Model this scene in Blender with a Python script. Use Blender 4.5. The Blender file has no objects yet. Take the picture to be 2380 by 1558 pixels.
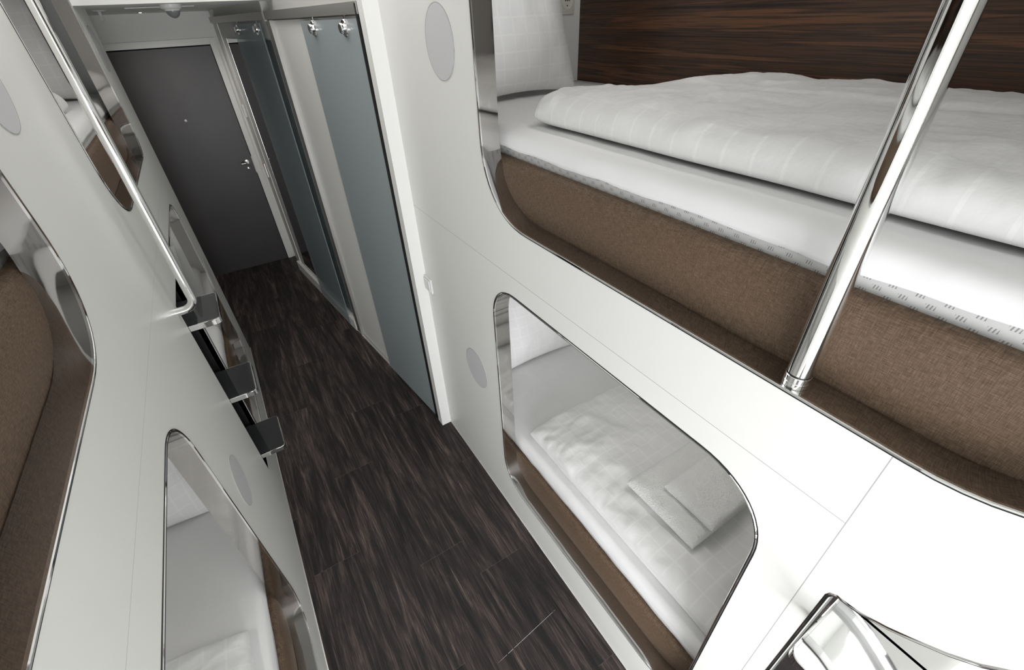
import bpy, bmesh, math, random
from mathutils import Vector, Matrix, noise
random.seed(7)
S = bpy.context.scene
COL = S.collection
PI = math.pi

# ------------------------------------------------------------------ constants
XR, XL = 0.6663, -0.3549          # faces of the two berth walls
YD = 5.295                        # entrance wall
HC = 2.85                         # ceiling over the berths
HL = 2.257                         # lowered ceiling at the entrance
YB = 3.22                        # bulkhead
YW = -1.45                        # window wall behind the camera

# ------------------------------------------------------------------ materials
MAT = {}
def new_mat(name):
    m = bpy.data.materials.new(name); m.use_nodes = True
    nt = m.node_tree
    MAT[name] = m
    return m, nt, nt.nodes['Principled BSDF']
def N(nt, t, **kw):
    n = nt.nodes.new(t)
    for k, v in kw.items():
        if k in n.inputs.keys(): n.inputs[k].default_value = v
        else: setattr(n, k, v)
    return n
def L(nt, a, b): nt.links.new(a, b)
def simple(name, col, rough=.5, metal=0., **kw):
    m, nt, b = new_mat(name)
    b.inputs['Base Color'].default_value = (*col, 1)
    b.inputs['Roughness'].default_value = rough
    b.inputs['Metallic'].default_value = metal
    for k, v in kw.items(): b.inputs[k.replace('_', ' ')].default_value = v
    return m
def math_node(nt, op, a, b=None, c=None):
    n = nt.nodes.new('ShaderNodeMath'); n.operation = op
    for i, v in enumerate((a, b, c)):
        if v is None: continue
        if isinstance(v, (int, float)): n.inputs[i].default_value = v
        else: L(nt, v, n.inputs[i])
    return n.outputs[0]
def ramp(nt, fac, stops):
    r = nt.nodes.new('ShaderNodeValToRGB')
    e = r.color_ramp.elements
    while len(e) < len(stops): e.new(.5)
    for el, (p, c) in zip(e, stops):
        el.position = p; el.color = (*c, 1)
    L(nt, fac, r.inputs['Fac'])
    return r.outputs['Color']
def coords(nt, kind='Object', scale=(1, 1, 1)):
    tc = nt.nodes.new('ShaderNodeTexCoord'); mp = nt.nodes.new('ShaderNodeMapping')
    mp.inputs['Scale'].default_value = scale
    L(nt, tc.outputs[kind], mp.inputs['Vector'])
    return mp.outputs[0]
def bump(nt, b, h, strength=.2, dist=.002):
    n = nt.nodes.new('ShaderNodeBump'); n.inputs['Strength'].default_value = strength; n.inputs['Distance'].default_value = dist
    L(nt, h, n.inputs['Height']); L(nt, n.outputs[0], b.inputs['Normal'])

def berth_wall_mat(name, seam_y):
    # white laminate with hairline joints between its panels
    m, nt, b = new_mat(name)
    geo = nt.nodes.new('ShaderNodeNewGeometry')
    sp = nt.nodes.new('ShaderNodeSeparateXYZ'); L(nt, geo.outputs['Position'], sp.inputs[0])
    l1 = math_node(nt, 'LESS_THAN', math_node(nt, 'ABSOLUTE', math_node(nt, 'SUBTRACT', sp.outputs['Z'], 1.448)), .0008)
    l2 = math_node(nt, 'LESS_THAN', math_node(nt, 'ABSOLUTE', math_node(nt, 'SUBTRACT', sp.outputs['Y'], seam_y)), .0008)
    if seam_y < 1:
        l1 = math_node(nt, 'MULTIPLY', l1, math_node(nt, 'GREATER_THAN', sp.outputs['Y'], seam_y))
    else:
        l2 = math_node(nt, 'MULTIPLY', l2, math_node(nt, 'LESS_THAN', sp.outputs['Z'], 1.448))
    f = math_node(nt, 'MAXIMUM', l1, l2)
    mx = N(nt, 'ShaderNodeMix', data_type='RGBA')
    L(nt, f, mx.inputs[0]); mx.inputs[6].default_value = (.84, .84, .815, 1); mx.inputs[7].default_value = (.42, .41, .40, 1) if seam_y < 1 else (.62, .62, .60, 1)
    L(nt, mx.outputs[2], b.inputs['Base Color'])
    b.inputs['Roughness'].default_value = .33
    return m
berth_wall_mat('white laminate right', .075)
berth_wall_mat('white laminate left', 1.842)
simple('white paint', (.86, .86, .84), .55)
simple('white laminate', (.85, .85, .83), .4)
simple('grey paint', (.60, .60, .585), .5)
simple('ceiling paint', (.84, .84, .82), .6)
simple('chrome', (.88, .88, .88), .045, 1.)
simple('satin chrome', (.74, .74, .74), .18, 1.)
simple('aluminium', (.80, .79, .77), .3, 1.)
simple('brushed aluminium', (.52, .51, .49), .38, .9)
simple('dark mirror', (.30, .30, .31), .035, 1.)
simple('dark tread', (.045, .047, .050), .07, 0., Specular_IOR_Level=.75)
simple('black glass', (.012, .012, .014), .03, 0., Specular_IOR_Level=.7)
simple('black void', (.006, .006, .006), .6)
simple('black rubber', (.008, .008, .008), .45)
simple('mirror glass', (.86, .88, .88), .005, 1.)
simple('grey rim', (.38, .38, .37), .5)
simple('disc acrylic', (.64, .64, .655), .4)
simple('white plastic', (.78, .78, .77), .3)
simple('cream plastic', (.74, .72, .64), .3)
simple('raw wood', (.55, .36, .16), .6)
simple('red plastic', (.7, .03, .02), .4)
simple('dust', (.55, .55, .57), .9)
simple('joint dust', (.16, .15, .15), .9)
simple('smoky dome', (.22, .23, .24), .12)

# polished steel lining of the openings, with a hint of brushing
m, nt, b = new_mat('polished steel')
b.inputs['Metallic'].default_value = 1
b.inputs['Base Color'].default_value = (.52, .505, .49, 1)
b.inputs['Roughness'].default_value = .05
n = N(nt, 'ShaderNodeTexNoise', Scale=9., Detail=2.)
L(nt, coords(nt, 'Object'), n.inputs['Vector'])
bump(nt, b, n.outputs['Fac'], .02, .02)

# brown woven upholstery
m, nt, b = new_mat('brown upholstery')
w1 = N(nt, 'ShaderNodeTexNoise', Scale=1., Detail=2.); L(nt, coords(nt, 'Object', (70, 70, 850)), w1.inputs['Vector'])
w2 = N(nt, 'ShaderNodeTexNoise', Scale=1., Detail=2.); L(nt, coords(nt, 'Object', (70, 850, 70)), w2.inputs['Vector'])
s = math_node(nt, 'MULTIPLY', math_node(nt, 'ADD', w1.outputs['Fac'], w2.outputs['Fac']), .5)
c = ramp(nt, s, [(.34, (.072, .045, .028)), (.5, (.124, .083, .055)), (.66, (.190, .132, .092))])
L(nt, c, b.inputs['Base Color']); b.inputs['Roughness'].default_value = .6; b.inputs['Specular IOR Level'].default_value = .3
bump(nt, b, s, .25, .001)

# dark striped veneer at the back of the berths: grain runs along Y
m, nt, b = new_mat('striped ebony veneer')
w = N(nt, 'ShaderNodeTexNoise', Scale=1., Detail=5., Roughness=.6); L(nt, coords(nt, 'Object', (1, .55, 26)), w.inputs['Vector'])
w2 = N(nt, 'ShaderNodeTexNoise', Scale=1., Detail=3., Roughness=.6); L(nt, coords(nt, 'Object', (1, 1.2, 110)), w2.inputs['Vector'])
s = math_node(nt, 'ADD', math_node(nt, 'MULTIPLY', w.outputs['Fac'], .72), math_node(nt, 'MULTIPLY', w2.outputs['Fac'], .28))
c = ramp(nt, s, [(.34, (.008, .007, .006)), (.42, (.022, .013, .010)), (.47, (.085, .039, .019)), (.51, (.026, .015, .010)), (.555, (.150, .066, .029)), (.60, (.040, .021, .013)), (.68, (.16, .070, .030))])
L(nt, c, b.inputs['Base Color']); b.inputs['Roughness'].default_value = .38

# white satin cotton woven with a check
def check_cotton(name, cell, ax):
    m, nt, b = new_mat(name)
    sp = nt.nodes.new('ShaderNodeSeparateXYZ'); L(nt, coords(nt, 'Object'), sp.inputs[0])
    def line(o):
        return math_node(nt, 'LESS_THAN', math_node(nt, 'FRACT', math_node(nt, 'DIVIDE', o, cell)), .11)
    f = math_node(nt, 'MAXIMUM', line(sp.outputs[ax[0]]), line(sp.outputs[ax[1]]))
    mx = N(nt, 'ShaderNodeMix', data_type='RGBA'); L(nt, f, mx.inputs[0])
    mx.inputs[6].default_value = (.80, .80, .797, 1); mx.inputs[7].default_value = (.84, .84, .835, 1)
    L(nt, mx.outputs[2], b.inputs['Base Color'])
    L(nt, math_node(nt, 'SUBTRACT', .62, math_node(nt, 'MULTIPLY', f, .22)), b.inputs['Roughness'])
    b.inputs['Sheen Weight'].default_value = .1
    n = N(nt, 'ShaderNodeTexNoise', Scale=14., Detail=4.); L(nt, coords(nt, 'Object'), n.inputs['Vector'])
    bump(nt, b, n.outputs['Fac'], .25, .02)
    return m
check_cotton('check cotton', .062, ('X', 'Y'))
check_cotton('pillow cotton', .052, ('X', 'Z'))
m, nt, b = new_mat('sheet cotton')
b.inputs['Base Color'].default_value = (.84, .84, .845, 1); b.inputs['Roughness'].default_value = .7
n = N(nt, 'ShaderNodeTexNoise', Scale=7., Detail=4.); L(nt, coords(nt, 'Object'), n.inputs['Vector'])
bump(nt, b, n.outputs['Fac'], .2, .02)
m, nt, b = new_mat('terry towel')
b.inputs['Base Color'].default_value = (.88, .88, .87, 1); b.inputs['Roughness'].default_value = .95
b.inputs['Sheen Weight'].default_value = .3
n = N(nt, 'ShaderNodeTexNoise', Scale=210., Detail=2.5); L(nt, coords(nt, 'Object'), n.inputs['Vector'])
bump(nt, b, n.outputs['Fac'], 1., .007)

# mattress ticking: rows of three short grey dashes
m, nt, b = new_mat('mattress ticking')
sp = nt.nodes.new('ShaderNodeSeparateXYZ'); L(nt, coords(nt, 'Object'), sp.inputs[0])
row = math_node(nt, 'FLOOR', math_node(nt, 'DIVIDE', sp.outputs['Z'], .011))
u = math_node(nt, 'FRACT', math_node(nt, 'ADD', math_node(nt, 'DIVIDE', sp.outputs['Y'], .034), math_node(nt, 'MULTIPLY', row, .5)))
v = math_node(nt, 'FRACT', math_node(nt, 'DIVIDE', sp.outputs['Z'], .011))
d = math_node(nt, 'LESS_THAN', math_node(nt, 'FRACT', math_node(nt, 'MULTIPLY', math_node(nt, 'ADD', u, math_node(nt, 'MULTIPLY', v, .06)), 8.)), .42)
d = math_node(nt, 'MULTIPLY', d, math_node(nt, 'LESS_THAN', u, .36))
d = math_node(nt, 'MULTIPLY', d, math_node(nt, 'LESS_THAN', v, .62))
mx = N(nt, 'ShaderNodeMix', data_type='RGBA'); L(nt, d, mx.inputs[0])
mx.inputs[6].default_value = (.66, .66, .66, 1); mx.inputs[7].default_value = (.30, .29, .29, 1)
L(nt, mx.outputs[2], b.inputs['Base Color']); b.inputs['Roughness'].default_value = .7

# dark vinyl oak planks, per-plank tone from a mesh attribute
m, nt, b = new_mat('dark oak planks')
at = nt.nodes.new('ShaderNodeAttribute'); at.attribute_name = 'plank'
geo = nt.nodes.new('ShaderNodeNewGeometry')
off = nt.nodes.new('ShaderNodeVectorMath'); off.operation = 'MULTIPLY_ADD'
L(nt, at.outputs['Color'], off.inputs[0]); off.inputs[1].default_value = (7, 13, 5); L(nt, geo.outputs['Position'], off.inputs[2])
def grain(sx, sy, det=5., rough=.6, dist=0.):
    mp = nt.nodes.new('ShaderNodeMapping'); mp.inputs['Scale'].default_value = (sx, sy, 1)
    L(nt, off.outputs[0], mp.inputs['Vector'])
    n = N(nt, 'ShaderNodeTexNoise', Scale=1., Detail=det, Roughness=rough, Distortion=dist)
    L(nt, mp.outputs[0], n.inputs['Vector'])
    return n.outputs['Fac']
g1 = grain(13, 1.3, 5., .62, 1.8)
g2 = grain(62, 2.2, 5., .7, 1.5)
g3 = grain(300, 8., 3., .65, .6)
s = math_node(nt, 'ADD', math_node(nt, 'MULTIPLY', g1, .44), math_node(nt, 'ADD', math_node(nt, 'MULTIPLY', g2, .34), math_node(nt, 'MULTIPLY', g3, .22)))
c = ramp(nt, s, [(.37, (.006, .005, .006)), (.46, (.017, .0132, .0135)), (.52, (.044, .033, .032)), (.575, (.095, .071, .065)), (.64, (.24, .185, .148))])
sep = nt.nodes.new('ShaderNodeSeparateColor'); L(nt, at.outputs['Color'], sep.inputs[0])
mul = N(nt, 'ShaderNodeMix', data_type='RGBA', blend_type='MULTIPLY'); mul.inputs[0].default_value = 1.
L(nt, c, mul.inputs[6])
tone = math_node(nt, 'ADD', .75, math_node(nt, 'MULTIPLY', sep.outputs[0], .5))
cmb = nt.nodes.new('ShaderNodeCombineColor')
for i in range(3): L(nt, tone, cmb.inputs[i])
L(nt, cmb.outputs[0], mul.inputs[7]); L(nt, mul.outputs[2], b.inputs['Base Color'])
b.inputs['Roughness'].default_value = .5
b.inputs['Specular IOR Level'].default_value = .35
bump(nt, b, math_node(nt, 'ADD', g3, g2), .35, .0012)

# entrance door leaf
m, nt, b = new_mat('brown grey door')
n = N(nt, 'ShaderNodeTexNoise', Scale=2.5, Detail=2.); L(nt, coords(nt, 'Object'), n.inputs['Vector'])
L(nt, ramp(nt, n.outputs['Fac'], [(.3, (.046, .042, .043)), (.7, (.058, .052, .052))]), b.inputs['Base Color'])
b.inputs['Roughness'].default_value = .38

# frosted blue-grey glass
def frosted(name, clear):
    m, nt, b = new_mat(name)
    b.inputs['Base Color'].default_value = (.42, .47, .49, 1); b.inputs['Roughness'].default_value = .3
    tr = nt.nodes.new('ShaderNodeBsdfTransparent'); tr.inputs[0].default_value = (.82, .86, .87, 1)
    ms = nt.nodes.new('ShaderNodeMixShader'); ms.inputs[0].default_value = 1 - clear
    L(nt, tr.outputs[0], ms.inputs[1]); L(nt, b.outputs[0], ms.inputs[2])
    L(nt, ms.outputs[0], nt.nodes['Material Output'].inputs['Surface'])
frosted('frosted glass', .22)
frosted('smoked glass', .62)
simple('window glass', (1, 1, 1), .0, 0., Transmission_Weight=1.)

# ------------------------------------------------------------------ mesh helpers
def finish(bm, name, mat, parent=None, smooth=None, world_origin=None):
    """link a bmesh in world coordinates as one object whose origin is the bottom centre of its box"""
    bmesh.ops.recalc_face_normals(bm, faces=bm.faces[:])
    xs = [v.co.x for v in bm.verts]; ys = [v.co.y for v in bm.verts]; zs = [v.co.z for v in bm.verts]
    o0 = Vector(((min(xs) + max(xs)) / 2, (min(ys) + max(ys)) / 2, min(zs))) if world_origin is None else Vector(world_origin)
    bmesh.ops.translate(bm, verts=bm.verts[:], vec=-o0)
    me = bpy.data.meshes.new(name); bm.to_mesh(me); bm.free()
    mats = mat if isinstance(mat, (list, tuple)) else [mat]
    for k in mats: me.materials.append(MAT[k])
    if smooth is not None:
        for p in me.polygons: p.use_smooth = True
        me.set_sharp_from_angle(angle=math.radians(smooth))
    o = bpy.data.objects.new(name, me); COL.objects.link(o)
    if parent is not None:
        o.parent = parent
        base = Vector(parent.location)
        q = parent.parent
        while q is not None: base += q.location; q = q.parent
        o.location = o0 - base
    else:
        o.location = o0
    return o
def tag(o, label, cat, group=None):
    o['label'] = label; o['category'] = cat
    if group: o['group'] = group
    return o
def struct(o, label=None):
    o['kind'] = 'structure'
    if label: o['label'] = label
    return o
def thing(name, loc, label, cat, group=None):
    o = bpy.data.objects.new(name, None); COL.objects.link(o)
    o.location = loc; o.empty_display_size = .05
    return tag(o, label, cat, group)
def box(bm, x0, x1, y0, y1, z0, z1, bev=0., seg=2):
    n0 = len(bm.verts)
    r = bmesh.ops.create_cube(bm, size=1.)
    for v in r['verts']:
        v.co = Vector(((x0 + x1) / 2 + v.co.x * (x1 - x0), (y0 + y1) / 2 + v.co.y * (y1 - y0), (z0 + z1) / 2 + v.co.z * (z1 - z0)))
    if bev:
        es = list({e for v in r['verts'] for e in v.link_edges})
        bmesh.ops.bevel(bm, geom=es, offset=bev, segments=seg, affect='EDGES', profile=.5)
def hexa(bm, p, bev=0., seg=2):
    """box from 8 points: 4 of the bottom ring, 4 of the top ring"""
    vs = [bm.verts.new(q) for q in p]
    fs = [(0, 1, 2, 3), (4, 5, 6, 7), (0, 1, 5, 4), (1, 2, 6, 5), (2, 3, 7, 6), (3, 0, 4, 7)]
    for f in fs: bm.faces.new([vs[i] for i in f])
    if bev:
        es = list({e for v in vs for e in v.link_edges})
        bmesh.ops.bevel(bm, geom=es, offset=bev, segments=seg, affect='EDGES', profile=.5)
def rings(bm, loops, closed_u=True, cap=False):
    R = [[bm.verts.new(p) for p in l] for l in loops]
    n = len(R[0])
    for a, b_ in zip(R, R[1:]):
        for i in range(n if closed_u else n - 1):
            j = (i + 1) % n
            bm.faces.new((a[i], a[j], b_[j], b_[i]))
    if cap:
        bm.faces.new(R[0]); bm.faces.new(R[-1])
    return R
def tube(bm, pts, r, seg=24, cap=True):
    pts = [Vector(p) for p in pts]
    loops = []
    up = None
    for i, p in enumerate(pts):
        t = (pts[min(i + 1, len(pts) - 1)] - pts[max(i - 1, 0)]).normalized()
        if up is None:
            up = t.orthogonal().normalized()
        up = (up - t * up.dot(t)).normalized()
        s_ = t.cross(up)
        rr = r[i] if isinstance(r, (list, tuple)) else r
        loops.append([p + (up * math.cos(a) + s_ * math.sin(a)) * rr for a in [2 * PI * k / seg for k in range(seg)]])
    rings(bm, loops, True, cap)
def disc(bm, c, axis, r, h, seg=48, bev=.0):
    """short cylinder centred on c whose axis is a unit vector; h along +axis"""
    a = Vector(axis).normalized(); c = Vector(c)
    if bev:
        prof = [(0, r), (h - bev, r), (h - bev * .3, r - bev * .3), (h, r - bev)]
    else:
        prof = [(0, r), (h, r)]
    tube_pts = prof
    up = a.orthogonal().normalized(); s_ = a.cross(up)
    loops = [[c + a * d + (up * math.cos(t) + s_ * math.sin(t)) * q for t in [2 * PI * k / seg for k in range(seg)]] for d, q in tube_pts]
    rings(bm, loops, True, True)
def lathe(bm, c, axis, prof, seg=40):
    a = Vector(axis).normalized(); c = Vector(c)
    up = a.orthogonal().normalized(); s_ = a.cross(up)
    loops = [[c + a * d + (up * math.cos(t) + s_ * math.sin(t)) * max(q, 1e-5) for t in [2 * PI * k / seg for k in range(seg)]] for d, q in prof]
    rings(bm, loops, True, True)
def round_rect(y0, y1, z0, z1, r_fb, r_nb, r_nt, r_ft, seg=14, pw=2.25):
    """outline in the wall plane (y,z): corners far-bottom, near-bottom, near-top, far-top (y1 is far)"""
    out = []
    def arc(cy, cz, r, a0):
        for k in range(seg + 1):
            a = a0 + PI / 2 * k / seg
            c_, s_ = math.cos(a), math.sin(a)
            out.append((cy + r * math.copysign(abs(c_) ** (2 / pw), c_), cz + r * math.copysign(abs(s_) ** (2 / pw), s_)))
    arc(y1 - r_ft, z1 - r_ft, r_ft, 0)
    arc(y0 + r_nt, z1 - r_nt, r_nt, PI / 2)
    arc(y0 + r_nb, z0 + r_nb, r_nb, PI)
    arc(y1 - r_fb, z0 + r_fb, r_fb, 1.5 * PI)
    res = []
    for p in out:
        if not res or math.hypot(p[0] - res[-1][0], p[1] - res[-1][1]) > 1e-5: res.append(p)
    return res
def offset(poly, d):
    n = len(poly); out = []
    for i in range(n):
        a, b_, c = poly[i - 1], poly[i], poly[(i + 1) % n]
        def nrm(p, q):
            dx, dy = q[0] - p[0], q[1] - p[1]; l = math.hypot(dx, dy) or 1
            return (dy / l, -dx / l)
        n1, n2 = nrm(a, b_), nrm(b_, c)
        k = 1 + n1[0] * n2[0] + n1[1] * n2[1]
        k = max(k, .4)
        out.append((b_[0] + d * (n1[0] + n2[0]) / k, b_[1] + d * (n1[1] + n2[1]) / k))
    return out
class Side:
    def __init__(self, x, s): self.x, self.s = x, s
    def P(self, d, y, z): return Vector((self.x + self.s * d, y, z))   # d: depth behind the wall face
RIGHT, LEFT = Side(XR, 1), Side(XL, -1)
def poly_wall(side, outline, holes, thick, name, mat, extra=None):
    bm = bmesh.new()
    def face(d):
        es = []
        for loop in [outline] + holes:
            vs = [bm.verts.new(side.P(d, *p)) for p in loop]
            es += [bm.edges.new((vs[i], vs[(i + 1) % len(vs)])) for i in range(len(vs))]
        bmesh.ops.triangle_fill(bm, edges=es, use_beauty=True, use_dissolve=False)
    face(0.); face(thick)
    for loop in [outline] + holes:
        rings(bm, [[side.P(0, *p) for p in loop], [side.P(thick, *p) for p in loop]])
    bmesh.ops.remove_doubles(bm, verts=bm.verts[:], dist=1e-5)
    if extra: extra(bm)
    return finish(bm, name, mat)
def ring_band(side, poly, prof, name, mat, parent, smooth=30):
    """sweep a closed profile [(outward offset, depth)] round an outline"""
    bm = bmesh.new()
    loops = [[side.P(d, *p) for p in offset(poly, o)] for o, d in prof]
    rings(bm, loops + [loops[0]])
    bmesh.ops.remove_doubles(bm, verts=bm.verts[:], dist=1e-6)
    return finish(bm, name, mat, parent, smooth)

# ------------------------------------------------------------------ openings
OP = {
    'RU': round_rect(-.175, 1.262, 1.628, 2.62, .235, .235, .2, .2),
    'RL': round_rect(.176, 1.262, .236, 1.368, .17, .17, .17, .16),
    'LUN': round_rect(-.06, 1.197, 1.630, 2.62, .235, .2, .2, .2),
    'LUF': round_rect(1.915, 3.182, 1.632, 2.62, .16, .22, .2, .2),
    'LLN': round_rect(.115, 1.212, .205, 1.345, .17, .17, .17, .17),
    'LLF': round_rect(2.262, 3.268, .228, 1.345, .16, .16, .13, .16),
}
NICHE_L = [(1.945, .293), (2.235, .293), (2.235, 1.289), (1.945, 1.289)][::1]
NICHE_R = [(.040, .29), (.040, 1.262), (.036, 1.275), (.026, 1.283), (.008, 1.285), (-.010, 1.289), (-.044, 1.306), (-.072, 1.325), (-.106, 1.351), (-.134, 1.379), (-.155, 1.41), (-.185, 1.43), (-.23, 1.44), (-.27, 1.43), (-.28, 1.40), (-.28, .29)]

# ------------------------------------------------------------------ the room shell
rw = poly_wall(RIGHT, [(YW, 0), (1.983, 0), (1.983, HC), (YW, HC)], [offset(OP['RU'], .004), offset(OP['RL'], .004), NICHE_R[::-1]], .022, 'wall_right', 'white laminate right')
struct(rw, 'white laminate berth wall with a large high opening and a small low one')
def left_end(bm):
    loops = [[Vector((XL - .03 + .03 * math.cos(a), 3.637 + .03 * math.sin(a), z)) for z in (0, HC)] for a in [PI / 2 * k / 8 for k in range(9)]]
    rings(bm, loops, False)
lw = poly_wall(LEFT, [(-.32, 0), (3.637, 0), (3.637, HC), (-.32, HC)], [offset(OP[k], .004) for k in ('LUN', 'LUF', 'LLN', 'LLF')] + [NICHE_L], .022, 'wall_left', 'white laminate left', left_end)
struct(lw, 'white laminate berth wall with four rounded openings')
bm = bmesh.new(); box(bm, XL - .95, XL - .0301, 3.645, 3.667, 0, HC); struct(finish(bm, 'wall_left_far_end', 'white laminate'))
bm = bmesh.new(); box(bm, XL - .95, XL - .0225, -.345, -.32, 0, HC); struct(finish(bm, 'wall_left_near_end', 'white laminate'))
# thin aluminium strips at the foot of both walls
for nm, sd, y0, y1 in (('baseboard_right', RIGHT, YW, 1.983), ('baseboard_left', LEFT, -.32, 3.66)):
    bm = bmesh.new(); a = sd.P(-.0025, y0, 0); c = sd.P(.0, y1, .007)
    box(bm, min(a.x, c.x), max(a.x, c.x), y0, y1, 0, .006)
    struct(finish(bm, nm, 'aluminium'))

# floor: separate planks in one mesh, fine light end joints
bm = bmesh.new()
lay = bm.loops.layers.color.new('plank')
PW = .225; X0 = -.545
offs = {0: 1.813, 1: 1.447, 2: 1.958, 3: 1.213, 4: 1.021, 5: .434}
x_lo, x_hi, y_lo, y_hi = -1.40, 1.70, YW - .1, 5.45
def quad(p, col, mi):
    f = bm.faces.new([bm.verts.new(q) for q in p]); f.material_index = mi
    for l in f.loops: l[lay] = col
k = math.floor((x_lo - X0) / PW)
while X0 + k * PW < x_hi:
    xa, xb = X0 + k * PW, X0 + (k + 1) * PW
    ys = offs.get(k, random.uniform(0, 1.2)) - 1.22 * 4
    while ys < y_hi:
        a_, b_ = max(ys, y_lo), min(ys + 1.22, y_hi)
        if b_ > a_:
            quad([(xa + .0001, a_ + .0005, 0), (xb - .0001, a_ + .0005, 0), (xb - .0001, b_ - .0005, 0), (xa + .0001, b_ - .0005, 0)], (random.random(), random.random(), random.random(), 1), 0)
        ys += 1.22
    k += 1
quad([(x_lo, y_lo, -.0006), (x_hi, y_lo, -.0006), (x_hi, y_hi, -.0006), (x_lo, y_hi, -.0006)], (.5, .5, .5, 1), 1)
box(bm, x_lo, x_hi, y_lo, y_hi, -.06, -.0008)
fl = struct(finish(bm, 'floor', ['dark oak planks', 'joint dust'], world_origin=(0, 0, 0)), 'dark brown oak plank floor running down the corridor')
bm = bmesh.new()
A, B = Vector((.237, .663, .0004)), Vector((.560, .699, .0004))
prev = None
for i in range(61):
    t = i / 60
    p = A.lerp(B, t)
    w = .0016 * (.35 + .65 * abs(noise.noise((t * 23, 3.1, 0)))) * min(1, 6 * t, 8 * (1 - t) + .2)
    cur = (bm.verts.new(p + Vector((0, -w, 0))), bm.verts.new(p + Vector((0, w, 0))))
    if prev and noise.noise((t * 40, 9., 1.)) > -.35: bm.faces.new((prev[0], cur[0], cur[1], prev[1]))
    prev = cur
finish(bm, 'floor_scratch', 'dust', fl)

# ceilings
bm = bmesh.new(); box(bm, -1.4, 1.7, YW - .1, YB, HC, HC + .1)
struct(finish(bm, 'ceiling', 'ceiling paint'), 'white ceiling over the berths')
bm = bmesh.new(); box(bm, -.384, .95, YB, 3.668, HL, HC + .1); box(bm, -1.4, .95, 3.668, 5.45, HL, HC + .1)
# recessed hatch line in the lowered ceiling
lc = struct(finish(bm, 'ceiling_entrance', 'white paint'), 'lowered white ceiling over the entrance')

# entrance wall, with an opening for the door
bm = bmesh.new()
box(bm, .271, .40, YD, YD + .12, 0, HL); box(bm, -1.4, -.70, YD, YD + .12, 0, HL); box(bm, -.70, .271, YD, YD + .12, 2.07, HL)
struct(finish(bm, 'wall_far', 'white paint'), 'white end wall round the entrance door')
bm = bmesh.new(); box(bm, -1.4, -1.3, 3.6, 5.45, 0, HL)
struct(finish(bm, 'wall_left_end', 'white paint'))
# side wall from mirror partition to the entrance wall
bm = bmesh.new(); hexa(bm, [(.300, 4.84, 0), (.300, YD, 0), (.40, YD, 0), (.40, 4.84, 0), (.300, 4.84, HL), (.300, YD, HL), (.40, YD, HL), (.40, 4.84, HL)])
struct(finish(bm, 'wall_right_end', 'white paint'))
# slanted corridor wall
NX = Vector((-.9929, -.1191, 0))
def sp(y, off, z):
    return Vector((.529 - .12 * (y - 2.74), y, z)) + NX * off
def slab(bm, y0, y1, o0, o1, z0, z1, bev=0.):
    hexa(bm, [sp(y0, o0, z0), sp(y1, o0, z0), sp(y1, o1, z0), sp(y0, o1, z0), sp(y0, o0, z1), sp(y1, o0, z1), sp(y1, o1, z1), sp(y0, o1, z1)], bev)
bm = bmesh.new(); slab(bm, 2.06, 4.90, -.13, -.03, 0, HL); slab(bm, 2.06, YB - .001, -.13, -.03, HL, HC)
struct(finish(bm, 'wall_corridor', 'grey paint'), 'slanted pale grey corridor wall behind the sliding glass')
# post at the end of the right berth wall
bm = bmesh.new(); box(bm, .606, 1.70, 1.983, 2.045, 0, HC)
struct(finish(bm, 'trim_1', 'white paint'), 'white upright post at the end of the right berth wall')
# window wall behind the viewpoint
WX0, WX1, WZ0, WZ1 = -1.28, .32, .04, 1.72
bm = bmesh.new()
box(bm, -1.4, WX0, YW - .1, YW, 0, HC); box(bm, WX1, 1.7, YW - .1, YW, 0, HC)
box(bm, WX0, WX1, YW - .1, YW, 0, WZ0); box(bm, WX0, WX1, YW - .1, YW, WZ1, HC)
struct(finish(bm, 'wall_back', 'white paint'))
win = struct(bpy.data.objects.new('window_1', None)); COL.objects.link(win); win.location = ((WX0 + WX1) / 2, YW - .05, WZ0)
bm = bmesh.new()
for a in ((WX0, WX0 + .04, WZ0, WZ1), (WX1 - .04, WX1, WZ0, WZ1), (WX0 + .04, WX1 - .04, WZ0, WZ0 + .04), (WX0 + .04, WX1 - .04, WZ1 - .04, WZ1), (-.65, -.61, WZ0 + .04, WZ1 - .04)):
    box(bm, a[0], a[1], YW - .08, YW - .03, a[2], a[3])
finish(bm, 'window_frame', 'white plastic', win)
# outer shell of the berth blocks
bm = bmesh.new(); box(bm, 1.62, 1.70, YW, 1.983, 0, HC); struct(finish(bm, 'wall_right_outer', 'white paint'))
bm = bmesh.new(); box(bm, -1.40, -1.31, YW, 3.66, 0, HC); struct(finish(bm, 'wall_left_outer', 'white paint'))

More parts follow.
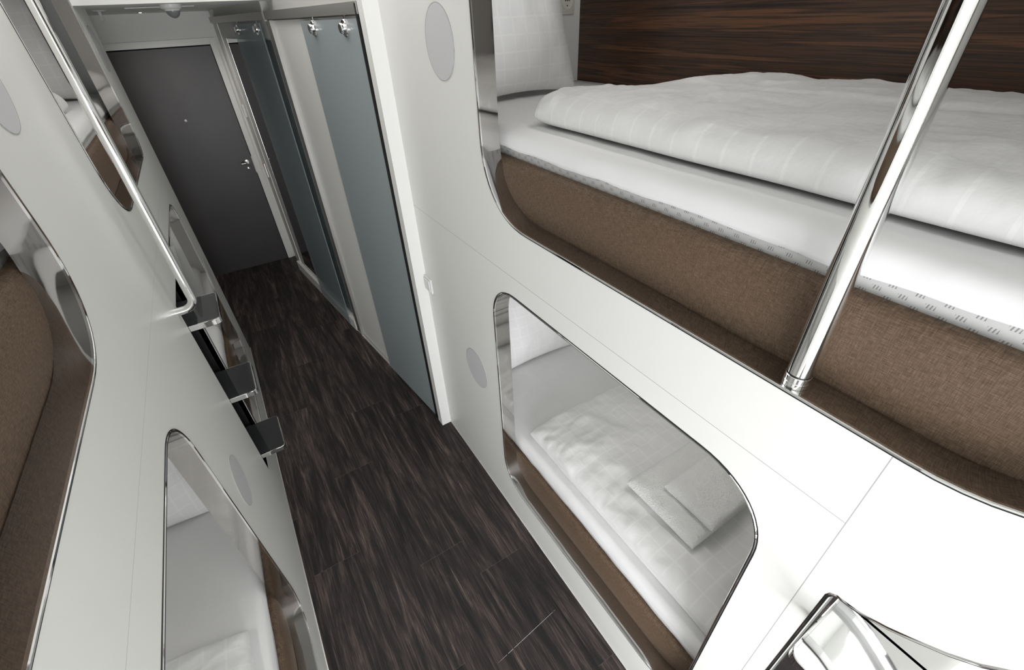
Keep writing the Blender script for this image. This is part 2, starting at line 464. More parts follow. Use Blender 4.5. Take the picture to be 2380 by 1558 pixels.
# ------------------------------------------------------------------ berths
def strip_panel(side, y0, y1, zs, top):
    """padded panel between the opening's lining and the mattress"""
    bm = bmesh.new()
    prof = [(.088, -.03), (.0665, -.03), (.0655, -.006), (.063, .012), (.0598, .035), (.0580, .060), (.0572, .085), (.0577, .110), (.0598, .132), (.0635, top - .014), (.068, top - .005), (.075, top), (.088, top)]
    ny = 40
    loops = []
    for i in range(ny + 1):
        y = y0 + (y1 - y0) * i / ny
        loops.append([side.P(d, y, zs + z) for d, z in prof])
    rings(bm, loops, True, True)
    return bm
def berth(key, side, y0, y1, zs, label, veneer_y1=None, height=1.15):
    """one sleeping berth: opening trim, lining, padded side panel and its cabin boards"""
    op = OP[key]
    t = thing('sleeping_berth', side.P(.06, (op[0][0] + op[len(op) // 2][0]) / 2, zs), label, 'sleeping berth', 'built-in sleeping berths')
    ring_band(side, op, [(0, .003), (0, -.0015), (.0015, -.003), (.0045, -.003), (.006, -.0015), (.006, .002)], 'opening_trim', 'chrome', t)
    ring_band(side, op, [(.006, .001), (.006, -.0012), (.0085, -.0012), (.0085, .001)], 'rubber_gasket', 'black rubber', t, None)
    bm = bmesh.new()
    ol = [op, op, op, op]
    rings(bm, [[side.P(d, *p) for p in l] for d, l in zip((.003, .02, .042, .062), ol)])
    # outer skin so that the lining is a real sheet
    finish(bm, 'steel_lining', 'polished steel', t, 40)
    finish(strip_panel(side, y0 + .002, y1 - .002, zs, .165), 'side_panel', 'brown upholstery', t, 40)
    xs = sorted((side.P(.023, 0, 0).x, side.P(.918, 0, 0).x))
    bm = bmesh.new(); box(bm, xs[0], xs[1], y1, y1 + .018, zs - .06, zs + height); finish(bm, 'end_board', 'white laminate', t)
    bm = bmesh.new(); box(bm, xs[0], xs[1], y0 - .018, y0, zs - .06, zs + height); finish(bm, 'end_board', 'white laminate', t)
    bm = bmesh.new(); box(bm, xs[0], xs[1], y0, y1, zs + height - .02, zs + height); finish(bm, 'top_board', 'white laminate', t)
    bm = bmesh.new(); box(bm, xs[0], xs[1], y0, y1, zs - .06, zs - .04); finish(bm, 'base_board', 'white laminate', t)
    xb = sorted((side.P(.906, 0, 0).x, side.P(.918, 0, 0).x))
    bm = bmesh.new(); box(bm, xb[0], xb[1], y0, y1, zs - .04, zs + height - .02); finish(bm, 'back_panel', 'striped ebony veneer' if zs > 1 else 'white laminate', t)
    return t
def fbm(x, y, z, o=3):
    a, s_, f = 1., 0., 1.
    for _ in range(o):
        s_ += a * noise.noise((x * f, y * f, z * f)); a *= .5; f *= 2.1
    return s_
def mattress(side, y0, y1, zs, label, d0=.0925, d1=.902):
    xs = sorted((side.P(d0, 0, 0).x, side.P(d1, 0, 0).x))
    bm = bmesh.new(); box(bm, xs[0], xs[1], y0, y1, zs - .038, zs + .236, .016, 3)
    return tag(finish(bm, 'mattress', 'mattress ticking', None, 40), label, 'mattress', 'berth mattresses')
def sheet(side, y0, y1, zs, label, seed, hem=.189, wav=.008, d1=.90):
    prof = [(d1, .2435), (.80, .2435), (.70, .2435), (.60, .2435), (.50, .2435), (.42, .2435), (.405, .2435), (.39, .2435), (.33, .2435), (.26, .2435), (.20, .2435), (.165, .2435), (.15, .2435), (.135, .2435), (.115, .2435),
            (.104, .2415), (.095, .2365), (.089, .229), (.0855, .219), (.0845, .208), (.084, .198), (.084, None)]
    ny = 90
    loops = []
    for i in range(ny + 1):
        y = y0 + (y1 - y0) * i / ny
        hz = hem + wav * (noise.noise((y * 4.5, seed, 0)) + .6 * noise.noise((y * 13, seed, 4)))
        row = []
        for d, z in prof:
            if z is None: z = hz
            z = min(max(z, hz), .3)
            top = 1. if d > .1 else 0.
            bz = top * .0022 * (1 + fbm(d * 5, y * 4, seed))
            if d in (.405, .15): bz += .0028
            bd = (1 - top) * (-.0016 * (1 + fbm(y * 9, z * 12, seed + 5)))
            row.append(side.P(d + bd, y, zs + z + bz))
        loops.append(row)
    bm = bmesh.new(); rings(bm, loops, False)
    o = tag(finish(bm, 'bed_sheet', 'sheet cotton', None, 60), label, 'bed sheet', 'white fitted sheets')
    md = o.modifiers.new('thickness', 'SOLIDIFY'); md.thickness = .0012; md.offset = 0
    return o
def cushion(nu, nv, hx, hy, T, pu, pv, q, under=.35, pinch=0., wr=None, qv=None):
    """closed soft body; local frame x,y with z up from 0; wr(u,v) adds wrinkles to the top"""
    bm = bmesh.new()
    def sden(k, n): return math.sin(PI / 2 * (2 * k / n - 1))
    def pos(i, j, top):
        u, v = sden(i, nu), sden(j, nv)
        pr = max(0., (1 - abs(u) ** pu)) ** (1 / q) * max(0., (1 - abs(v) ** pv)) ** (1 / (qv or q))
        x, y = u * hx * (1 - pinch * (1 - v * v)), v * hy * (1 - pinch * (1 - u * u))
        ze = T * under
        if top:
            z = ze + (T - ze) * pr + (wr(u, v) * min(1., pr * 1.4) if wr else 0)
        else:
            z = ze * (1 - pr)
        return Vector((x, y, z))
    topv = [[bm.verts.new(pos(i, j, True)) for j in range(nv + 1)] for i in range(nu + 1)]
    botv = [[topv[i][j] if i in (0, nu) or j in (0, nv) else bm.verts.new(pos(i, j, False)) for j in range(nv + 1)] for i in range(nu + 1)]
    for i in range(nu):
        for j in range(nv):
            bm.faces.new((topv[i][j], topv[i + 1][j], topv[i + 1][j + 1], topv[i][j + 1]))
            f = (botv[i][j], botv[i][j + 1], botv[i + 1][j + 1], botv[i + 1][j])
            if len(set(f)) == 4: bm.faces.new(f)
    return bm
def duvet(side, d0, d1, y0, y1, zs, T, label, seed, wr_amp=.010, skew=0., thin=.35):
    hx, hy = (d1 - d0) / 2, (y1 - y0) / 2
    def wr(u, v):
        x, y = u * hx, v * hy
        w = wr_amp * fbm(x * 4 + seed, y * 5 + x * 3, seed)
        w += wr_amp * .6 * (1 - abs(noise.noise((x * 5 + y * 2 + seed, y * 7 - x * 3, 2.5)))) ** 3
        # fine rumples running roughly across the bed, and a folded-over ridge
        a = noise.noise((x * 3 + seed, y * 3, 5.)) + .45
        if a > 0: w += .0055 * min(a, .8) * (noise.noise((x * 9 + y * 9 + seed, y * 26 - x * 7, 1.)) + .6 * noise.noise((x * 22 + y * 12, y * 44 - x * 12, seed)))
        xs = x * side.s
        w += .009 / (1 + math.exp(-(xs - .03 - .02 * noise.noise((y * 3, seed, 0))) / .006))
        return w + .008 * (1 - u * u)
    bm = cushion(110, 170, hx, hy, T, 10, 24, 2.6, .34, 0., wr, 5.)
    c = side.P((d0 + d1) / 2, (y0 + y1) / 2, zs + .2475)
    for v in bm.verts:
        # the far edge wanders a little and runs slightly askew
        f = max(0., v.co.y / hy)
        v.co.y += f * (skew * (v.co.x * side.s) / hx + .012 * noise.noise((v.co.x * 6, seed, 1.)))
        v.co.x += .006 * noise.noise((v.co.y * 4, seed, 7.)) * abs(v.co.x) / hx
        # thinner towards the far back corner
        g = min(1., max(0., (f - .45) / .5)); g = g * g * (3 - 2 * g)
        k = min(1., max(0., (v.co.x * side.s / hx + .7) / 1.3)); k = k * k * (3 - 2 * k)
        v.co.z *= 1 - thin * g * k
    bmesh.ops.translate(bm, verts=bm.verts[:], vec=c)
    return tag(finish(bm, 'duvet', 'check cotton', None, 60), label, 'duvet', 'white duvets')
def pillow(side, d0, d1, yb, zs, label, seed, H=.56, T=.15, lean=26):
    hx, hy = (d1 - d0) / 2, H / 2
    def wr(u, v): return .010 * fbm(u * 2.2 + seed, v * 2.2, seed) - .006 * abs(noise.noise((u * 4, v * 4, seed)))
    bm = cushion(40, 40, hx, hy, T, 2.6, 2.6, 1.7, .42, .075, wr)
    # stand it up on its lower edge, plump side to the corridor end (-Y), leaning back
    M = Matrix.Translation(side.P((d0 + d1) / 2, yb + T * .55, zs + .249)) @ Matrix.Rotation(math.radians(90 - lean), 4, 'X') @ Matrix.Translation((0, hy, -T * .42))
    bmesh.ops.transform(bm, matrix=M, verts=bm.verts[:])
    zmin = min(v.co.z for v in bm.verts)
    zt = zs + .2485
    # the lower edge settles on the sheet
    for v in bm.verts:
        v.co.z += zt - zmin
    return tag(finish(bm, 'pillow', 'pillow cotton', None, 70), label, 'pillow', 'white pillows')

ZR, ZL, ZU = .222, .195, 1.628
# right upper
B_RU = berth('RU', RIGHT, -.20, 1.94, ZU, 'upper right berth with brown padded side and dark striped wood back')
mattress(RIGHT, -.185, 1.925, ZU, 'mattress with grey dash pattern in the upper right berth')
sheet(RIGHT, -.185, 1.925, ZU, 'white sheet hanging over the mattress edge in the upper right berth', 1.)
duvet(RIGHT, .150, .872, -.17, 1.30, ZU, .087, 'white checked duvet in the upper right berth behind the chrome pole', 3., .009, .10, .62)
pillow(RIGHT, .16, .675, 1.575, ZU, 'white checked pillow leaning beside the socket in the upper right berth', 2., .60, .16, 18)
# right lower
B_RL = berth('RL', RIGHT, -.20, 1.94, ZR, 'lower right berth holding the folded towels', height=1.20)
mattress(RIGHT, -.185, 1.925, ZR, 'mattress in the lower right berth under the towels')
sheet(RIGHT, -.185, 1.925, ZR, 'white sheet in the lower right berth below the folded towels', 11., .176)
duvet(RIGHT, .130, .872, -.17, 1.235, ZR, .085, 'white checked duvet in the lower right berth under the towels', 13., .012, .0)
pillow(RIGHT, .20, .78, 1.62, ZR, 'white pillow at the head of the lower right berth', 12., .56, .16, 24)
# left near upper
berth('LUN', LEFT, -.30, 1.86, ZU, 'upper left berth nearest the viewer, cut by the left picture edge')
mattress(LEFT, -.28, 1.845, ZU, 'mattress in the nearest upper left berth')
sheet(LEFT, -.28, 1.845, ZU, 'white sheet in the nearest upper left berth at the left picture edge', 21.)
duvet(LEFT, .140, .872, -.26, 1.26, ZU, .085, 'white duvet in the nearest upper left berth at the left picture edge', 23., .010, .05)
# left near lower
B_LLN = berth('LLN', LEFT, -.30, 1.86, ZL, 'lower left berth nearest the viewer below the grey disc', height=1.22)
mattress(LEFT, -.28, 1.845, ZL, 'mattress in the nearest lower left berth')
sheet(LEFT, -.28, 1.845, ZL, 'white sheet with a crease in the nearest lower left berth', 31., .178)
duvet(LEFT, .125, .872, -.26, 1.10, ZL, .085, 'white duvet corner in the nearest lower left berth', 33., .008, .04)
pillow(LEFT, .18, .74, 1.60, ZL, 'white pillow in the nearest lower left berth', 32., .56, .16, 20)
# left far upper
berth('LUF', LEFT, 1.90, 3.635, ZU, 'upper left berth behind the grab rail, beside the entrance')
mattress(LEFT, 1.915, 3.62, ZU, 'mattress in the upper left berth behind the rail')
sheet(LEFT, 1.915, 3.62, ZU, 'white sheet in the upper left berth behind the rail', 41.)
duvet(LEFT, .150, .872, 1.93, 2.95, ZU, .085, 'white duvet in the upper left berth behind the rail', 43., .010, .05)
pillow(LEFT, .13, .62, 3.26, ZU, 'white pillow in the upper left berth behind the rail', 42., .56, .16, 22)
# left far lower (its foot end stops at the step recess)
B_LLF = berth('LLF', LEFT, 2.262, 3.635, ZL + .02, 'lower left berth beyond the ladder steps', height=1.18)
mattress(LEFT, 2.275, 3.62, ZL + .02, 'mattress in the lower left berth beyond the steps')
sheet(LEFT, 2.275, 3.62, ZL + .02, 'white sheet in the lower left berth beyond the steps', 51., .178)
duvet(LEFT, .140, .872, 2.29, 2.98, ZL + .02, .085, 'white duvet in the lower left berth beyond the steps', 53., .010, .05)
pillow(LEFT, .13, .62, 3.27, ZL + .02, 'white pillow in the lower left berth beyond the steps', 52., .56, .16, 22)

# folded towels on the lower right duvet
def towel(cx, cy, z, hx, hy, T, rot, label, seed):
    def wr(u, v): return .005 * fbm(u * 2.5 + seed, v * 2.5, seed) + .0009 * noise.noise((u * 45, v * 45, seed))
    bm = cushion(60, 60, hx, hy, T, 11, 11, 2.2, .45, .012, wr)
    M = Matrix.Translation((cx, cy, z)) @ Matrix.Rotation(math.radians(rot), 4, 'Z')
    bmesh.ops.transform(bm, matrix=M, verts=bm.verts[:])
    return tag(finish(bm, 'towel', 'terry towel', None, 60), label, 'towel', 'folded towels')
towel(1.135, .568, .566, .205, .165, .056, 0, 'larger folded white terry towel lying on the lower right duvet', 1.)
towel(1.140, .508, .620, .130, .112, .044, 0, 'smaller folded white terry towel lying on top of the larger one', 2.)

# ------------------------------------------------------------------ ladder recess and steps, left
def recess(side, poly, depth, name, mat, parent, trim_mat='chrome'):
    bm = bmesh.new()
    rings(bm, [[side.P(d, *p) for p in poly] for d in (.001, depth)])
    vs = [bm.verts.new(side.P(depth, *p)) for p in poly]; bm.faces.new(vs)
    bmesh.ops.remove_doubles(bm, verts=bm.verts[:], dist=1e-5)
    return finish(bm, name, mat, parent, 30)
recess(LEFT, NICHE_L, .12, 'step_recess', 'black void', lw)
def step(side, y0, y1, zt, label, top_mat='dark mirror', d_out=.116, d_in=.10):
    t = thing('ladder_step', side.P(0, (y0 + y1) / 2, zt - .026), label, 'ladder step', 'chrome-edged ladder steps')
    r = .022
    def plan(o):
        pts = [(d_in, y0 + o), ]
        out = []
        out += [(d_in, y0 + o)]
        for k in range(9):
            a = PI / 2 * k / 8
            out.append((-(d_out - r) - (r - o) * math.sin(a), y0 + r - (r - o) * math.cos(a)))
        for k in range(9):
            a = PI / 2 * k / 8
            out.append((-(d_out - r) - (r - o) * math.cos(a), y1 - r + (r - o) * math.sin(a)))
        out += [(d_in, y1 - o)]
        return out
    bm = bmesh.new()
    loops = [[side.P(d, y, z) for d, y in plan(o)] for o, z in ((.002, zt - .026), (0, zt - .024), (0, zt - .002), (.0015, zt), (.005, zt), (.005, zt - .003))]
    rings(bm, loops)
    bm.faces.new([bm.verts.new(v) for v in loops[0]])
    bmesh.ops.remove_doubles(bm, verts=bm.verts[:], dist=1e-6)
    finish(bm, 'chrome_rim', 'chrome', t, 35)
    bm = bmesh.new()
    loops = [[side.P(d, y, z) for d, y in plan(.0052)] for z in (zt - .02, zt - .0012)]
    rings(bm, loops, True, True)
    finish(bm, 'tread', top_mat, t, 35)
    return t
step(LEFT, 1.953, 2.212, 1.187, 'topmost of the three left ladder steps, just under the rail end', 'dark tread')
step(LEFT, 1.953, 2.212, .785, 'middle of the three left ladder steps', 'dark tread')
step(LEFT, 1.953, 2.212, .398, 'lowest of the three left ladder steps, near the floor', 'dark tread')
# right recess with its polished step
recess(RIGHT, offset(NICHE_R[::-1], -.0135), .075, 'step_recess', 'chrome', rw)
ring_band(RIGHT, NICHE_R[::-1], [(-.0135, .012), (-.0005, -.0005), (.0012, -.002), (.003, -.002), (.0035, .001), (-.0125, .014)], 'recess_trim', 'chrome', rw)
ring_band(RIGHT, NICHE_R[::-1], [(.0035, .001), (.0035, -.001), (.0052, -.001), (.0052, .001)], 'rubber_gasket', 'black rubber', rw, None)
step(RIGHT, -.25, .026, 1.187, 'polished ladder step in the right wall recess at the bottom right corner', 'chrome', .100, .073)

# ------------------------------------------------------------------ grab rail (left) and pole (right)
g = thing('grab_rail', (XL, 1.905, 1.28), 'long chrome grab rail bent into the left wall above the steps', 'grab rail')
bm = bmesh.new()
xr_, rb, R_ = -.289, .042, .0155
pts = [(XL - .012, 1.905, 1.283), (xr_ - rb - .004, 1.905, 1.283)]
for k in range(1, 11):
    a = PI / 2 * k / 10
    pts.append((xr_ - rb + rb * math.sin(a), 1.905, 1.283 + rb - rb * math.cos(a)))
pts += [(xr_, 1.905, 1.5), (xr_, 1.905, 1.9), (xr_, 1.905, 2.3), (xr_, 1.905, 2.55), (xr_ - .03, 1.905, 2.60), (XL - .012, 1.905, 2.60)]
tube(bm, pts, R_, 28)
finish(bm, 'rail_tube', 'chrome', g, 50)
g = thing('grab_pole', (.689, .237, 1.628), 'upright chrome pole standing on the sill of the upper right berth', 'pole')
bm = bmesh.new(); tube(bm, [(.689, .237, 1.655), (.689, .237, 2.62)], .0193, 40); finish(bm, 'pole_tube', 'chrome', g, 50)
bm = bmesh.new(); lathe(bm, (.689, .237, 1.6285), (0, 0, 1), [(0, .0200), (.010, .0200), (.0108, .0192), (.0118, .0200), (.0215, .0200), (.0225, .0190)], 40); finish(bm, 'base_collar', 'chrome', g, 30)
bm = bmesh.new(); lathe(bm, (.689, .237, 1.6515), (0, 0, 1), [(0, .0186), (.003, .0186)], 40); finish(bm, 'joint_ring', 'black rubber', g, 30)

# ------------------------------------------------------------------ discs on the berth walls
def wall_disc(side, y, z, label):
    bm = bmesh.new(); disc(bm, side.P(.0005, y, z), (-side.s, 0, 0), .0985, .0022, 64)
    o = tag(finish(bm, 'wall_disc', 'disc acrylic', None, 30), label, 'wall disc', 'round grey wall discs')
    bm = bmesh.new()
    lathe(bm, side.P(.0005, y, z), (-side.s, 0, 0), [(0, .0986), (.0026, .0986), (.0026, .0998), (0, .0998)], 64)
    finish(bm, 'rim', 'grey rim', o, 30)
    return o
wall_disc(RIGHT, 1.482, 2.088, 'high round grey disc on the right wall beside the upper right berth')
wall_disc(RIGHT, 1.481, .806, 'low round grey disc on the right wall beside the lower right berth')
wall_disc(LEFT, 1.425, 2.090, 'high round grey disc on the left wall at the left picture edge')
wall_disc(LEFT, 1.425, .800, 'low round grey disc on the left wall below the ladder steps')
wall_disc(LEFT, 3.405, 2.085, 'high far round disc on the left wall next to the entrance door')
wall_disc(LEFT, 3.415, .800, 'low far round disc at the end of the left wall')

# switch on the right wall by the post
t = thing('light_switch', (XR, 1.945, 1.008), 'small white switch on the right wall beside the white post', 'switch')
bm = bmesh.new(); box(bm, XR - .011, XR, 1.905, 1.982, 1.006, 1.086, .002); finish(bm, 'switch_plate', 'white plastic', t)
bm = bmesh.new(); box(bm, XR - .0165, XR - .0105, 1.914, 1.973, 1.014, 1.076, .0015); finish(bm, 'rocker', 'white plastic', t)

# socket on the head board of the upper right berth
t = thing('socket_outlet', (1.4905, 1.94, 2.1345), 'cream socket outlet on the wall above the upper right pillow', 'socket')
bm = bmesh.new(); box(bm, 1.447, 1.534, 1.930, 1.940, 2.134, 2.222, .003); finish(bm, 'socket_plate', 'cream plastic', t)
bm = bmesh.new(); box(bm, 1.453, 1.528, 1.9275, 1.9305, 2.143, 2.214, .001)
lathe(bm, (1.4905, 1.9275, 2.180), (0, -1, 0), [(0, .029), (.003, .029), (.003, .026), (.0005, .0245)], 36); finish(bm, 'socket_insert', 'cream plastic', t, 30)
for dx, dz in ((-.0095, .003), (0, .003), (.0095, .003), (0, -.015)):
    bm = bmesh.new(); disc(bm, (1.4905 + dx, 1.9272, 2.180 + dz), (0, -1, 0), .0028, .0006, 16); finish(bm, 'pin_hole', 'black rubber', t)

# ------------------------------------------------------------------ entrance door
d1 = struct(bpy.data.objects.new('door_1', None)); COL.objects.link(d1); d1.location = (-.20, YD + .02, 0)
d1['label'] = 'dark brown grey entrance door in a white frame'
bm = bmesh.new(); box(bm, -.640, .220, YD + .004, YD + .05, .006, 2.017, .001); finish(bm, 'door_leaf', 'brown grey door', d1)
bm = bmesh.new()
for a in ((.226, .271, 0, 2.074), (-.70, -.646, 0, 2.074), (-.646, .226, 2.026, 2.074)):
    box(bm, a[0], a[1], YD - .012, YD + .08, a[2], a[3], .001)
finish(bm, 'door_frame', 'white laminate', d1)
bm = bmesh.new(); box(bm, -.646, .226, YD + .06, YD + .08, 0, 2.026); finish(bm, 'door_stop', 'black rubber', d1)
bm = bmesh.new(); lathe(bm, (-.185, YD + .004, 1.473), (0, -1, 0), [(0, .0105), (.003, .0105), (.005, .008), (.0055, .002)], 24); finish(bm, 'peephole', 'white plastic', d1, 40)
bm = bmesh.new()
lathe(bm, (.172, YD + .004, 1.051), (0, -1, 0), [(0, .026), (.006, .026), (.008, .022), (.008, .009), (.035, .009)], 28)
tube(bm, [(.172, YD - .034, 1.051), (.150, YD - .040, 1.051), (.120, YD - .040, 1.049)], .0085, 14)
finish(bm, 'door_handle', 'satin chrome', d1, 40)
bm = bmesh.new(); lathe(bm, (.165, YD + .004, .992), (0, -1, 0), [(0, .016), (.005, .016), (.007, .012)], 24); finish(bm, 'lock_rose', 'satin chrome', d1, 40)
bm = bmesh.new(); box(bm, .2205, .2255, YD + .002, YD + .03, .94, 1.10); finish(bm, 'lock_plate', 'chrome', d1)
bm = bmesh.new(); box(bm, -.646, .226, YD - .004, YD + .03, 0, .006, .001); finish(bm, 'threshold', 'brown grey door', d1)

# card holder and small box beside the door
t = thing('card_holder', (.296, 5.02, .97), 'small grey card holder with a red light beside the entrance door', 'card holder')
bm = bmesh.new(); box(bm, .288, .300, 4.98, 5.06, .95, 1.08, .003); finish(bm, 'holder_body', 'aluminium', t)
bm = bmesh.new(); box(bm, .2865, .2885, 5.035, 5.055, 1.05, 1.075); finish(bm, 'red_light', 'red plastic', t)
bm = bmesh.new(); box(bm, .282, .300, 5.02, 5.09, 1.475, 1.575, .003)
tag(finish(bm, 'wall_box', 'white plastic'), 'small white box on the wall between door frame and mirror', 'wall box')

# ------------------------------------------------------------------ slanted corridor side: mirror, glass doors, track
mr = thing('wall_mirror', sp(4.03, -.02, .13), 'tall frameless mirror reflecting the entrance door', 'mirror')
bm = bmesh.new(); slab(bm, 3.40, 4.655, -.030, -.022, .135, 2.072); finish(bm, 'mirror_glass', 'mirror glass', mr)
bm = bmesh.new(); slab(bm, 4.655, 4.660, -.030, -.0215, .13, 2.076); finish(bm, 'edge_strip', 'satin chrome', mr)
bm = bmesh.new(); slab(bm, 3.385, 4.905, -.030, .000, 0, .100, .001)
pl = struct(finish(bm, 'baseboard_corridor', 'white laminate'), 'white plinth under the mirror with a raw wooden end')
bm = bmesh.new(); slab(bm, 4.905, 4.922, -.028, -.002, .03, .095); finish(bm, 'raw_wood_end', 'raw wood', pl)
# fixed white panel with its aluminium profile
fp = thing('fixed_panel', sp(2.98, -.02, 0), 'tall fixed off-white panel between the two sliding glass doors', 'panel')
bm = bmesh.new(); slab(bm, 2.10, 3.262, -.030, -.016, .03, 2.166); finish(bm, 'panel_sheet', 'white laminate', fp)
bm = bmesh.new(); slab(bm, 3.262, 3.275, -.030, .004, .02, 2.168); slab(bm, 3.275, 3.36, -.030, -.004, .02, 2.168); finish(bm, 'aluminium_profile', 'brushed aluminium', fp)
bm = bmesh.new(); slab(bm, 2.75, 3.36, -.030, .002, 0, .022); finish(bm, 'floor_rail', 'aluminium', fp)
def glass_door(y0, y1, off, label, mat, clips, black):
    t = thing('sliding_glass_door', sp((y0 + y1) / 2, off, .012), label, 'sliding glass door', 'frosted sliding glass doors')
    bm = bmesh.new(); slab(bm, y0, y1, off - .005, off + .003, .014, 2.158); finish(bm, 'glass_pane', mat, t)
    for y in clips:
        bm = bmesh.new(); c = sp(y, off + .003, 2.128)
        lathe(bm, c, NX, [(0, .031), (.005, .031), (.008, .028), (.0085, .015), (.014, .015), (.0145, .019), (.021, .019), (.024, .016)], 36)
        cb = finish(bm, 'roller_clip', 'chrome', t, 40)
        bm = bmesh.new(); tube(bm, [sp(y, off - .001, 2.15), sp(y, off - .001, 2.185)], .005, 10); finish(bm, 'hanger', 'satin chrome', cb)
    bm = bmesh.new(); slab(bm, y1 - .02, y1 + .012, off - .008, off + .006, 0, .022); finish(bm, 'floor_guide', 'chrome', t)
    if black:
        bm = bmesh.new(); slab(bm, y0 - .016, y0, off - .012, off + .006, 0.004, 2.205); finish(bm, 'edge_seal', 'black rubber', t)
    return t
glass_door(2.080, 2.745, .0, 'nearer frosted blue-grey sliding glass door beside the white post', 'frosted glass', (2.21, 2.575), True)
glass_door(3.500, 4.190, .0, 'farther frosted blue-grey sliding glass door in front of the mirror', 'smoked glass', (3.56, 4.04), False)
tr = thing('door_track', sp(3.4, -.01, 2.17), 'grey metal overhead track carrying the sliding glass doors', 'track')
bm = bmesh.new(); slab(bm, 2.062, 3.33, -.030, .006, 2.171, 2.211, .001); finish(bm, 'track_rail', 'brushed aluminium', tr)
bm = bmesh.new(); slab(bm, 3.36, 4.90, -.030, .006, 2.171, 2.211, .001); finish(bm, 'track_rail', 'brushed aluminium', tr)
bm = bmesh.new(); slab(bm, 3.335, 3.355, -.030, .0065, 2.165, HL - .001); finish(bm, 'track_bracket', 'grey paint', tr)

# ------------------------------------------------------------------ ceiling fittings
t = thing('motion_detector', (.030, 3.42, HL), 'white dome motion detector on the lowered ceiling', 'detector')
bm = bmesh.new(); lathe(bm, (.030, 3.42, HL), (0, 0, -1), [(0, .050), (.012, .050), (.018, .046), (.022, .036), (.028, .034)], 40); finish(bm, 'detector_base', 'white plastic', t, 35)
bm = bmesh.new(); lathe(bm, (.030, 3.42, HL - .027), (0, 0, -1), [(0, .033), (.008, .032), (.018, .027), (.027, .018), (.032, .008), (.033, .001)], 40); finish(bm, 'detector_dome', 'smoky dome', t, 60)
t = thing('sprinkler', (-.340, 4.10, HL), 'small sprinkler head on the lowered ceiling at the left', 'sprinkler')
bm = bmesh.new(); lathe(bm, (-.340, 4.10, HL), (0, 0, -1), [(0, .036), (.004, .036), (.006, .030)], 32); finish(bm, 'sprinkler_plate', 'white plastic', t, 35)
bm = bmesh.new(); tube(bm, [(-.340, 4.10, HL - .005), (-.340, 4.10, HL - .030)], .009, 12)
tube(bm, [(-.331, 4.10, HL - .025), (-.328, 4.10, HL - .045), (-.340, 4.10, HL - .058)], .0025, 8); tube(bm, [(-.349, 4.10, HL - .025), (-.352, 4.10, HL - .045), (-.340, 4.10, HL - .058)], .0025, 8)
lathe(bm, (-.340, 4.10, HL - .058), (0, 0, -1), [(0, .014), (.0015, .014)], 20); finish(bm, 'sprinkler_nozzle', 'white plastic', t, 40)
t = thing('downlight', (-.162, 4.79, HL), 'small recessed downlight with a bright centre near the entrance', 'downlight')
bm = bmesh.new(); lathe(bm, (-.162, 4.79, HL), (0, 0, -1), [(0, .040), (.003, .040), (.004, .034), (.002, .030)], 32); finish(bm, 'downlight_ring', 'satin chrome', t, 35)
m, nt, b = new_mat('lamp glow'); b.inputs['Emission Color'].default_value = (1, .97, .9, 1); b.inputs['Emission Strength'].default_value = 6.
bm = bmesh.new(); disc(bm, (-.162, 4.79, HL - .0015), (0, 0, -1), .008, .004, 16); finish(bm, 'downlight_bulb', 'lamp glow', t)
bm = bmesh.new(); box(bm, -.19, .15, 3.75, 4.72, HL - .004, HL, .001)
tag(finish(bm, 'ceiling_hatch', 'white paint'), 'flat white access hatch in the lowered ceiling behind the detector', 'hatch')

# ------------------------------------------------------------------ light
wd = bpy.data.worlds.new('World'); S.world = wd; wd.use_nodes = True
wd.node_tree.nodes['Background'].inputs[0].default_value = (.88, .94, 1., 1); wd.node_tree.nodes['Background'].inputs[1].default_value = 1.5
def area(name, loc, rot, sx, sy, power, col=(1, 1, 1)):
    l = bpy.data.lights.new(name, 'AREA'); l.shape = 'RECTANGLE'; l.size, l.size_y = sx, sy; l.energy = power; l.color = col
    o = bpy.data.objects.new(name, l); COL.objects.link(o); o.location = loc; o.rotation_euler = rot
    return o
area('daylight_window', ((WX0 + WX1) / 2, YW - .14, (WZ0 + WZ1) / 2), (PI / 2, 0, 0), WX1 - WX0 + .2, WZ1 - WZ0 + .1, 102, (.975, .985, 1))
lp = bpy.data.lights.new('downlight_lamp', 'SPOT'); lp.energy = 14; lp.spot_size = math.radians(150); lp.spot_blend = .8; lp.shadow_soft_size = .03; lp.color = (1, .95, .88)
lo = bpy.data.objects.new('downlight_lamp', lp); COL.objects.link(lo); lo.location = (-.162, 4.79, HL - .01)
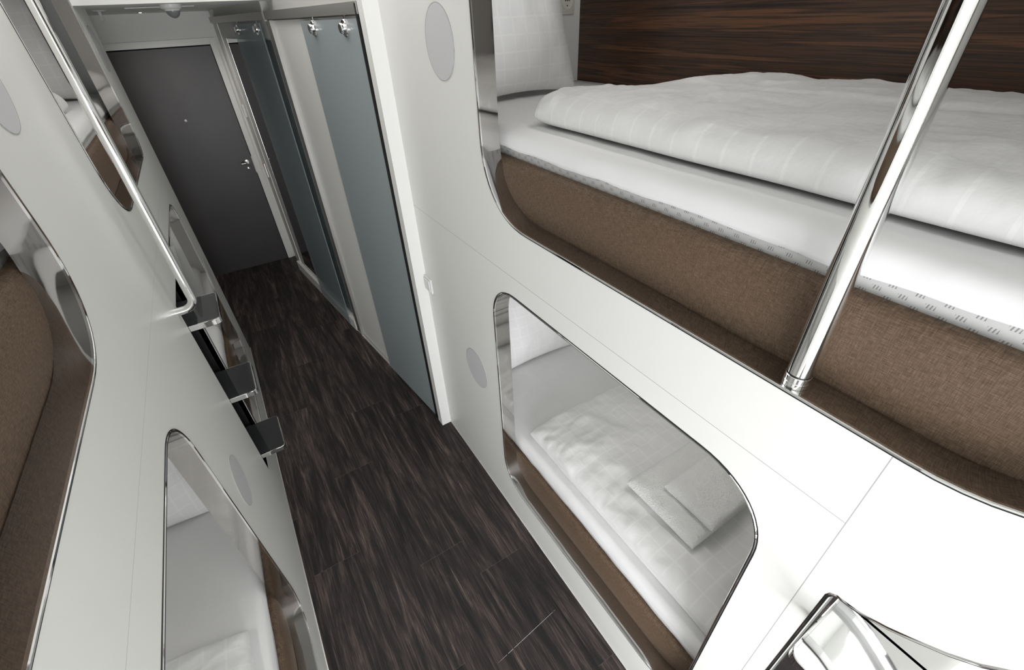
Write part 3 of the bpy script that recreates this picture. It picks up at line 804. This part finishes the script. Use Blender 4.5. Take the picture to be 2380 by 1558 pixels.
# made-up fill lights under the top boards, added to brighten four berths
m, nt, b = new_mat('berth fill glow'); b.inputs['Emission Color'].default_value = (1, .97, .93, 1); b.inputs['Emission Strength'].default_value = 2.
for bt, sd, y, z, pw in ((B_RL, RIGHT, .70, ZR + 1.18, 1.15), (B_LLN, LEFT, .62, ZL + 1.20, 1.25), (B_LLF, LEFT, 2.95, ZL + .02 + 1.16, 1.0), (B_RU, RIGHT, 1.0, ZU + 1.13, 1.6)):
    c = sd.P(.50, y, z)
    bm = bmesh.new(); box(bm, c.x - .03, c.x + .03, y - .22, y + .22, z - .016, z, .003); lh = finish(bm, 'berth_fill_box', 'white plastic', bt)
    bm = bmesh.new(); box(bm, c.x - .022, c.x + .022, y - .21, y + .21, z - .019, z - .0155); finish(bm, 'fill_diffuser', 'berth fill glow', lh)
    area('berth_fill_light', (c.x, y, z - .022), (0, 0, 0), .05, .42, pw, (1, .98, .95))
# added fill light overhead, out of view, lifts the corridor; no fixture modelled
area('ceiling_fill', (.15, 2.2, HC - .02), (0, 0, 0), .6, 1.6, 7.5, (1, .97, .93))

# ------------------------------------------------------------------ camera
def rot(a, b_, c):
    def mul(A, B): return [[sum(A[i][k] * B[k][j] for k in range(3)) for j in range(3)] for i in range(3)]
    Rx = [[1, 0, 0], [0, math.cos(a), -math.sin(a)], [0, math.sin(a), math.cos(a)]]
    Ry = [[math.cos(b_), 0, math.sin(b_)], [0, 1, 0], [-math.sin(b_), 0, math.cos(b_)]]
    Rz = [[math.cos(c), -math.sin(c), 0], [math.sin(c), math.cos(c), 0], [0, 0, 1]]
    Bm = [[1, 0, 0], [0, 0, -1], [0, 1, 0]]
    def rz(t): return [[math.cos(t), -math.sin(t), 0], [math.sin(t), math.cos(t), 0], [0, 0, 1]]
    return mul(rz(c), mul(Rx, mul(Bm, rz(b_))))
R = rot(6.27902622e-01, 5.29351449e-01, -5.05783486e-02)
cam = bpy.data.cameras.new('camera'); co = bpy.data.objects.new('camera', cam); COL.objects.link(co)
cam.sensor_width = 36; cam.sensor_fit = 'HORIZONTAL'; cam.lens = 1040.27 / 2380 * 36; cam.clip_start = .01
M = Matrix.Identity(4)
for i in range(3):
    M[i][0] = R[0][i]; M[i][1] = -R[1][i]; M[i][2] = -R[2][i]
M[0][3], M[1][3], M[2][3] = 0, 0, 2.16
co.matrix_world = M
S.camera = co

S.view_settings.view_transform = 'Standard'; S.view_settings.look = 'None'
S.view_settings.gamma = 1; S.view_settings.use_curve_mapping = False
S.view_settings.exposure = .05
S.cycles.use_denoising = True
S.cycles.use_adaptive_sampling = True; S.cycles.adaptive_threshold = .02
S.cycles.max_bounces = 9; S.cycles.diffuse_bounces = 5; S.cycles.glossy_bounces = 5; S.cycles.transparent_max_bounces = 8
S.cycles.sample_clamp_indirect = 8.
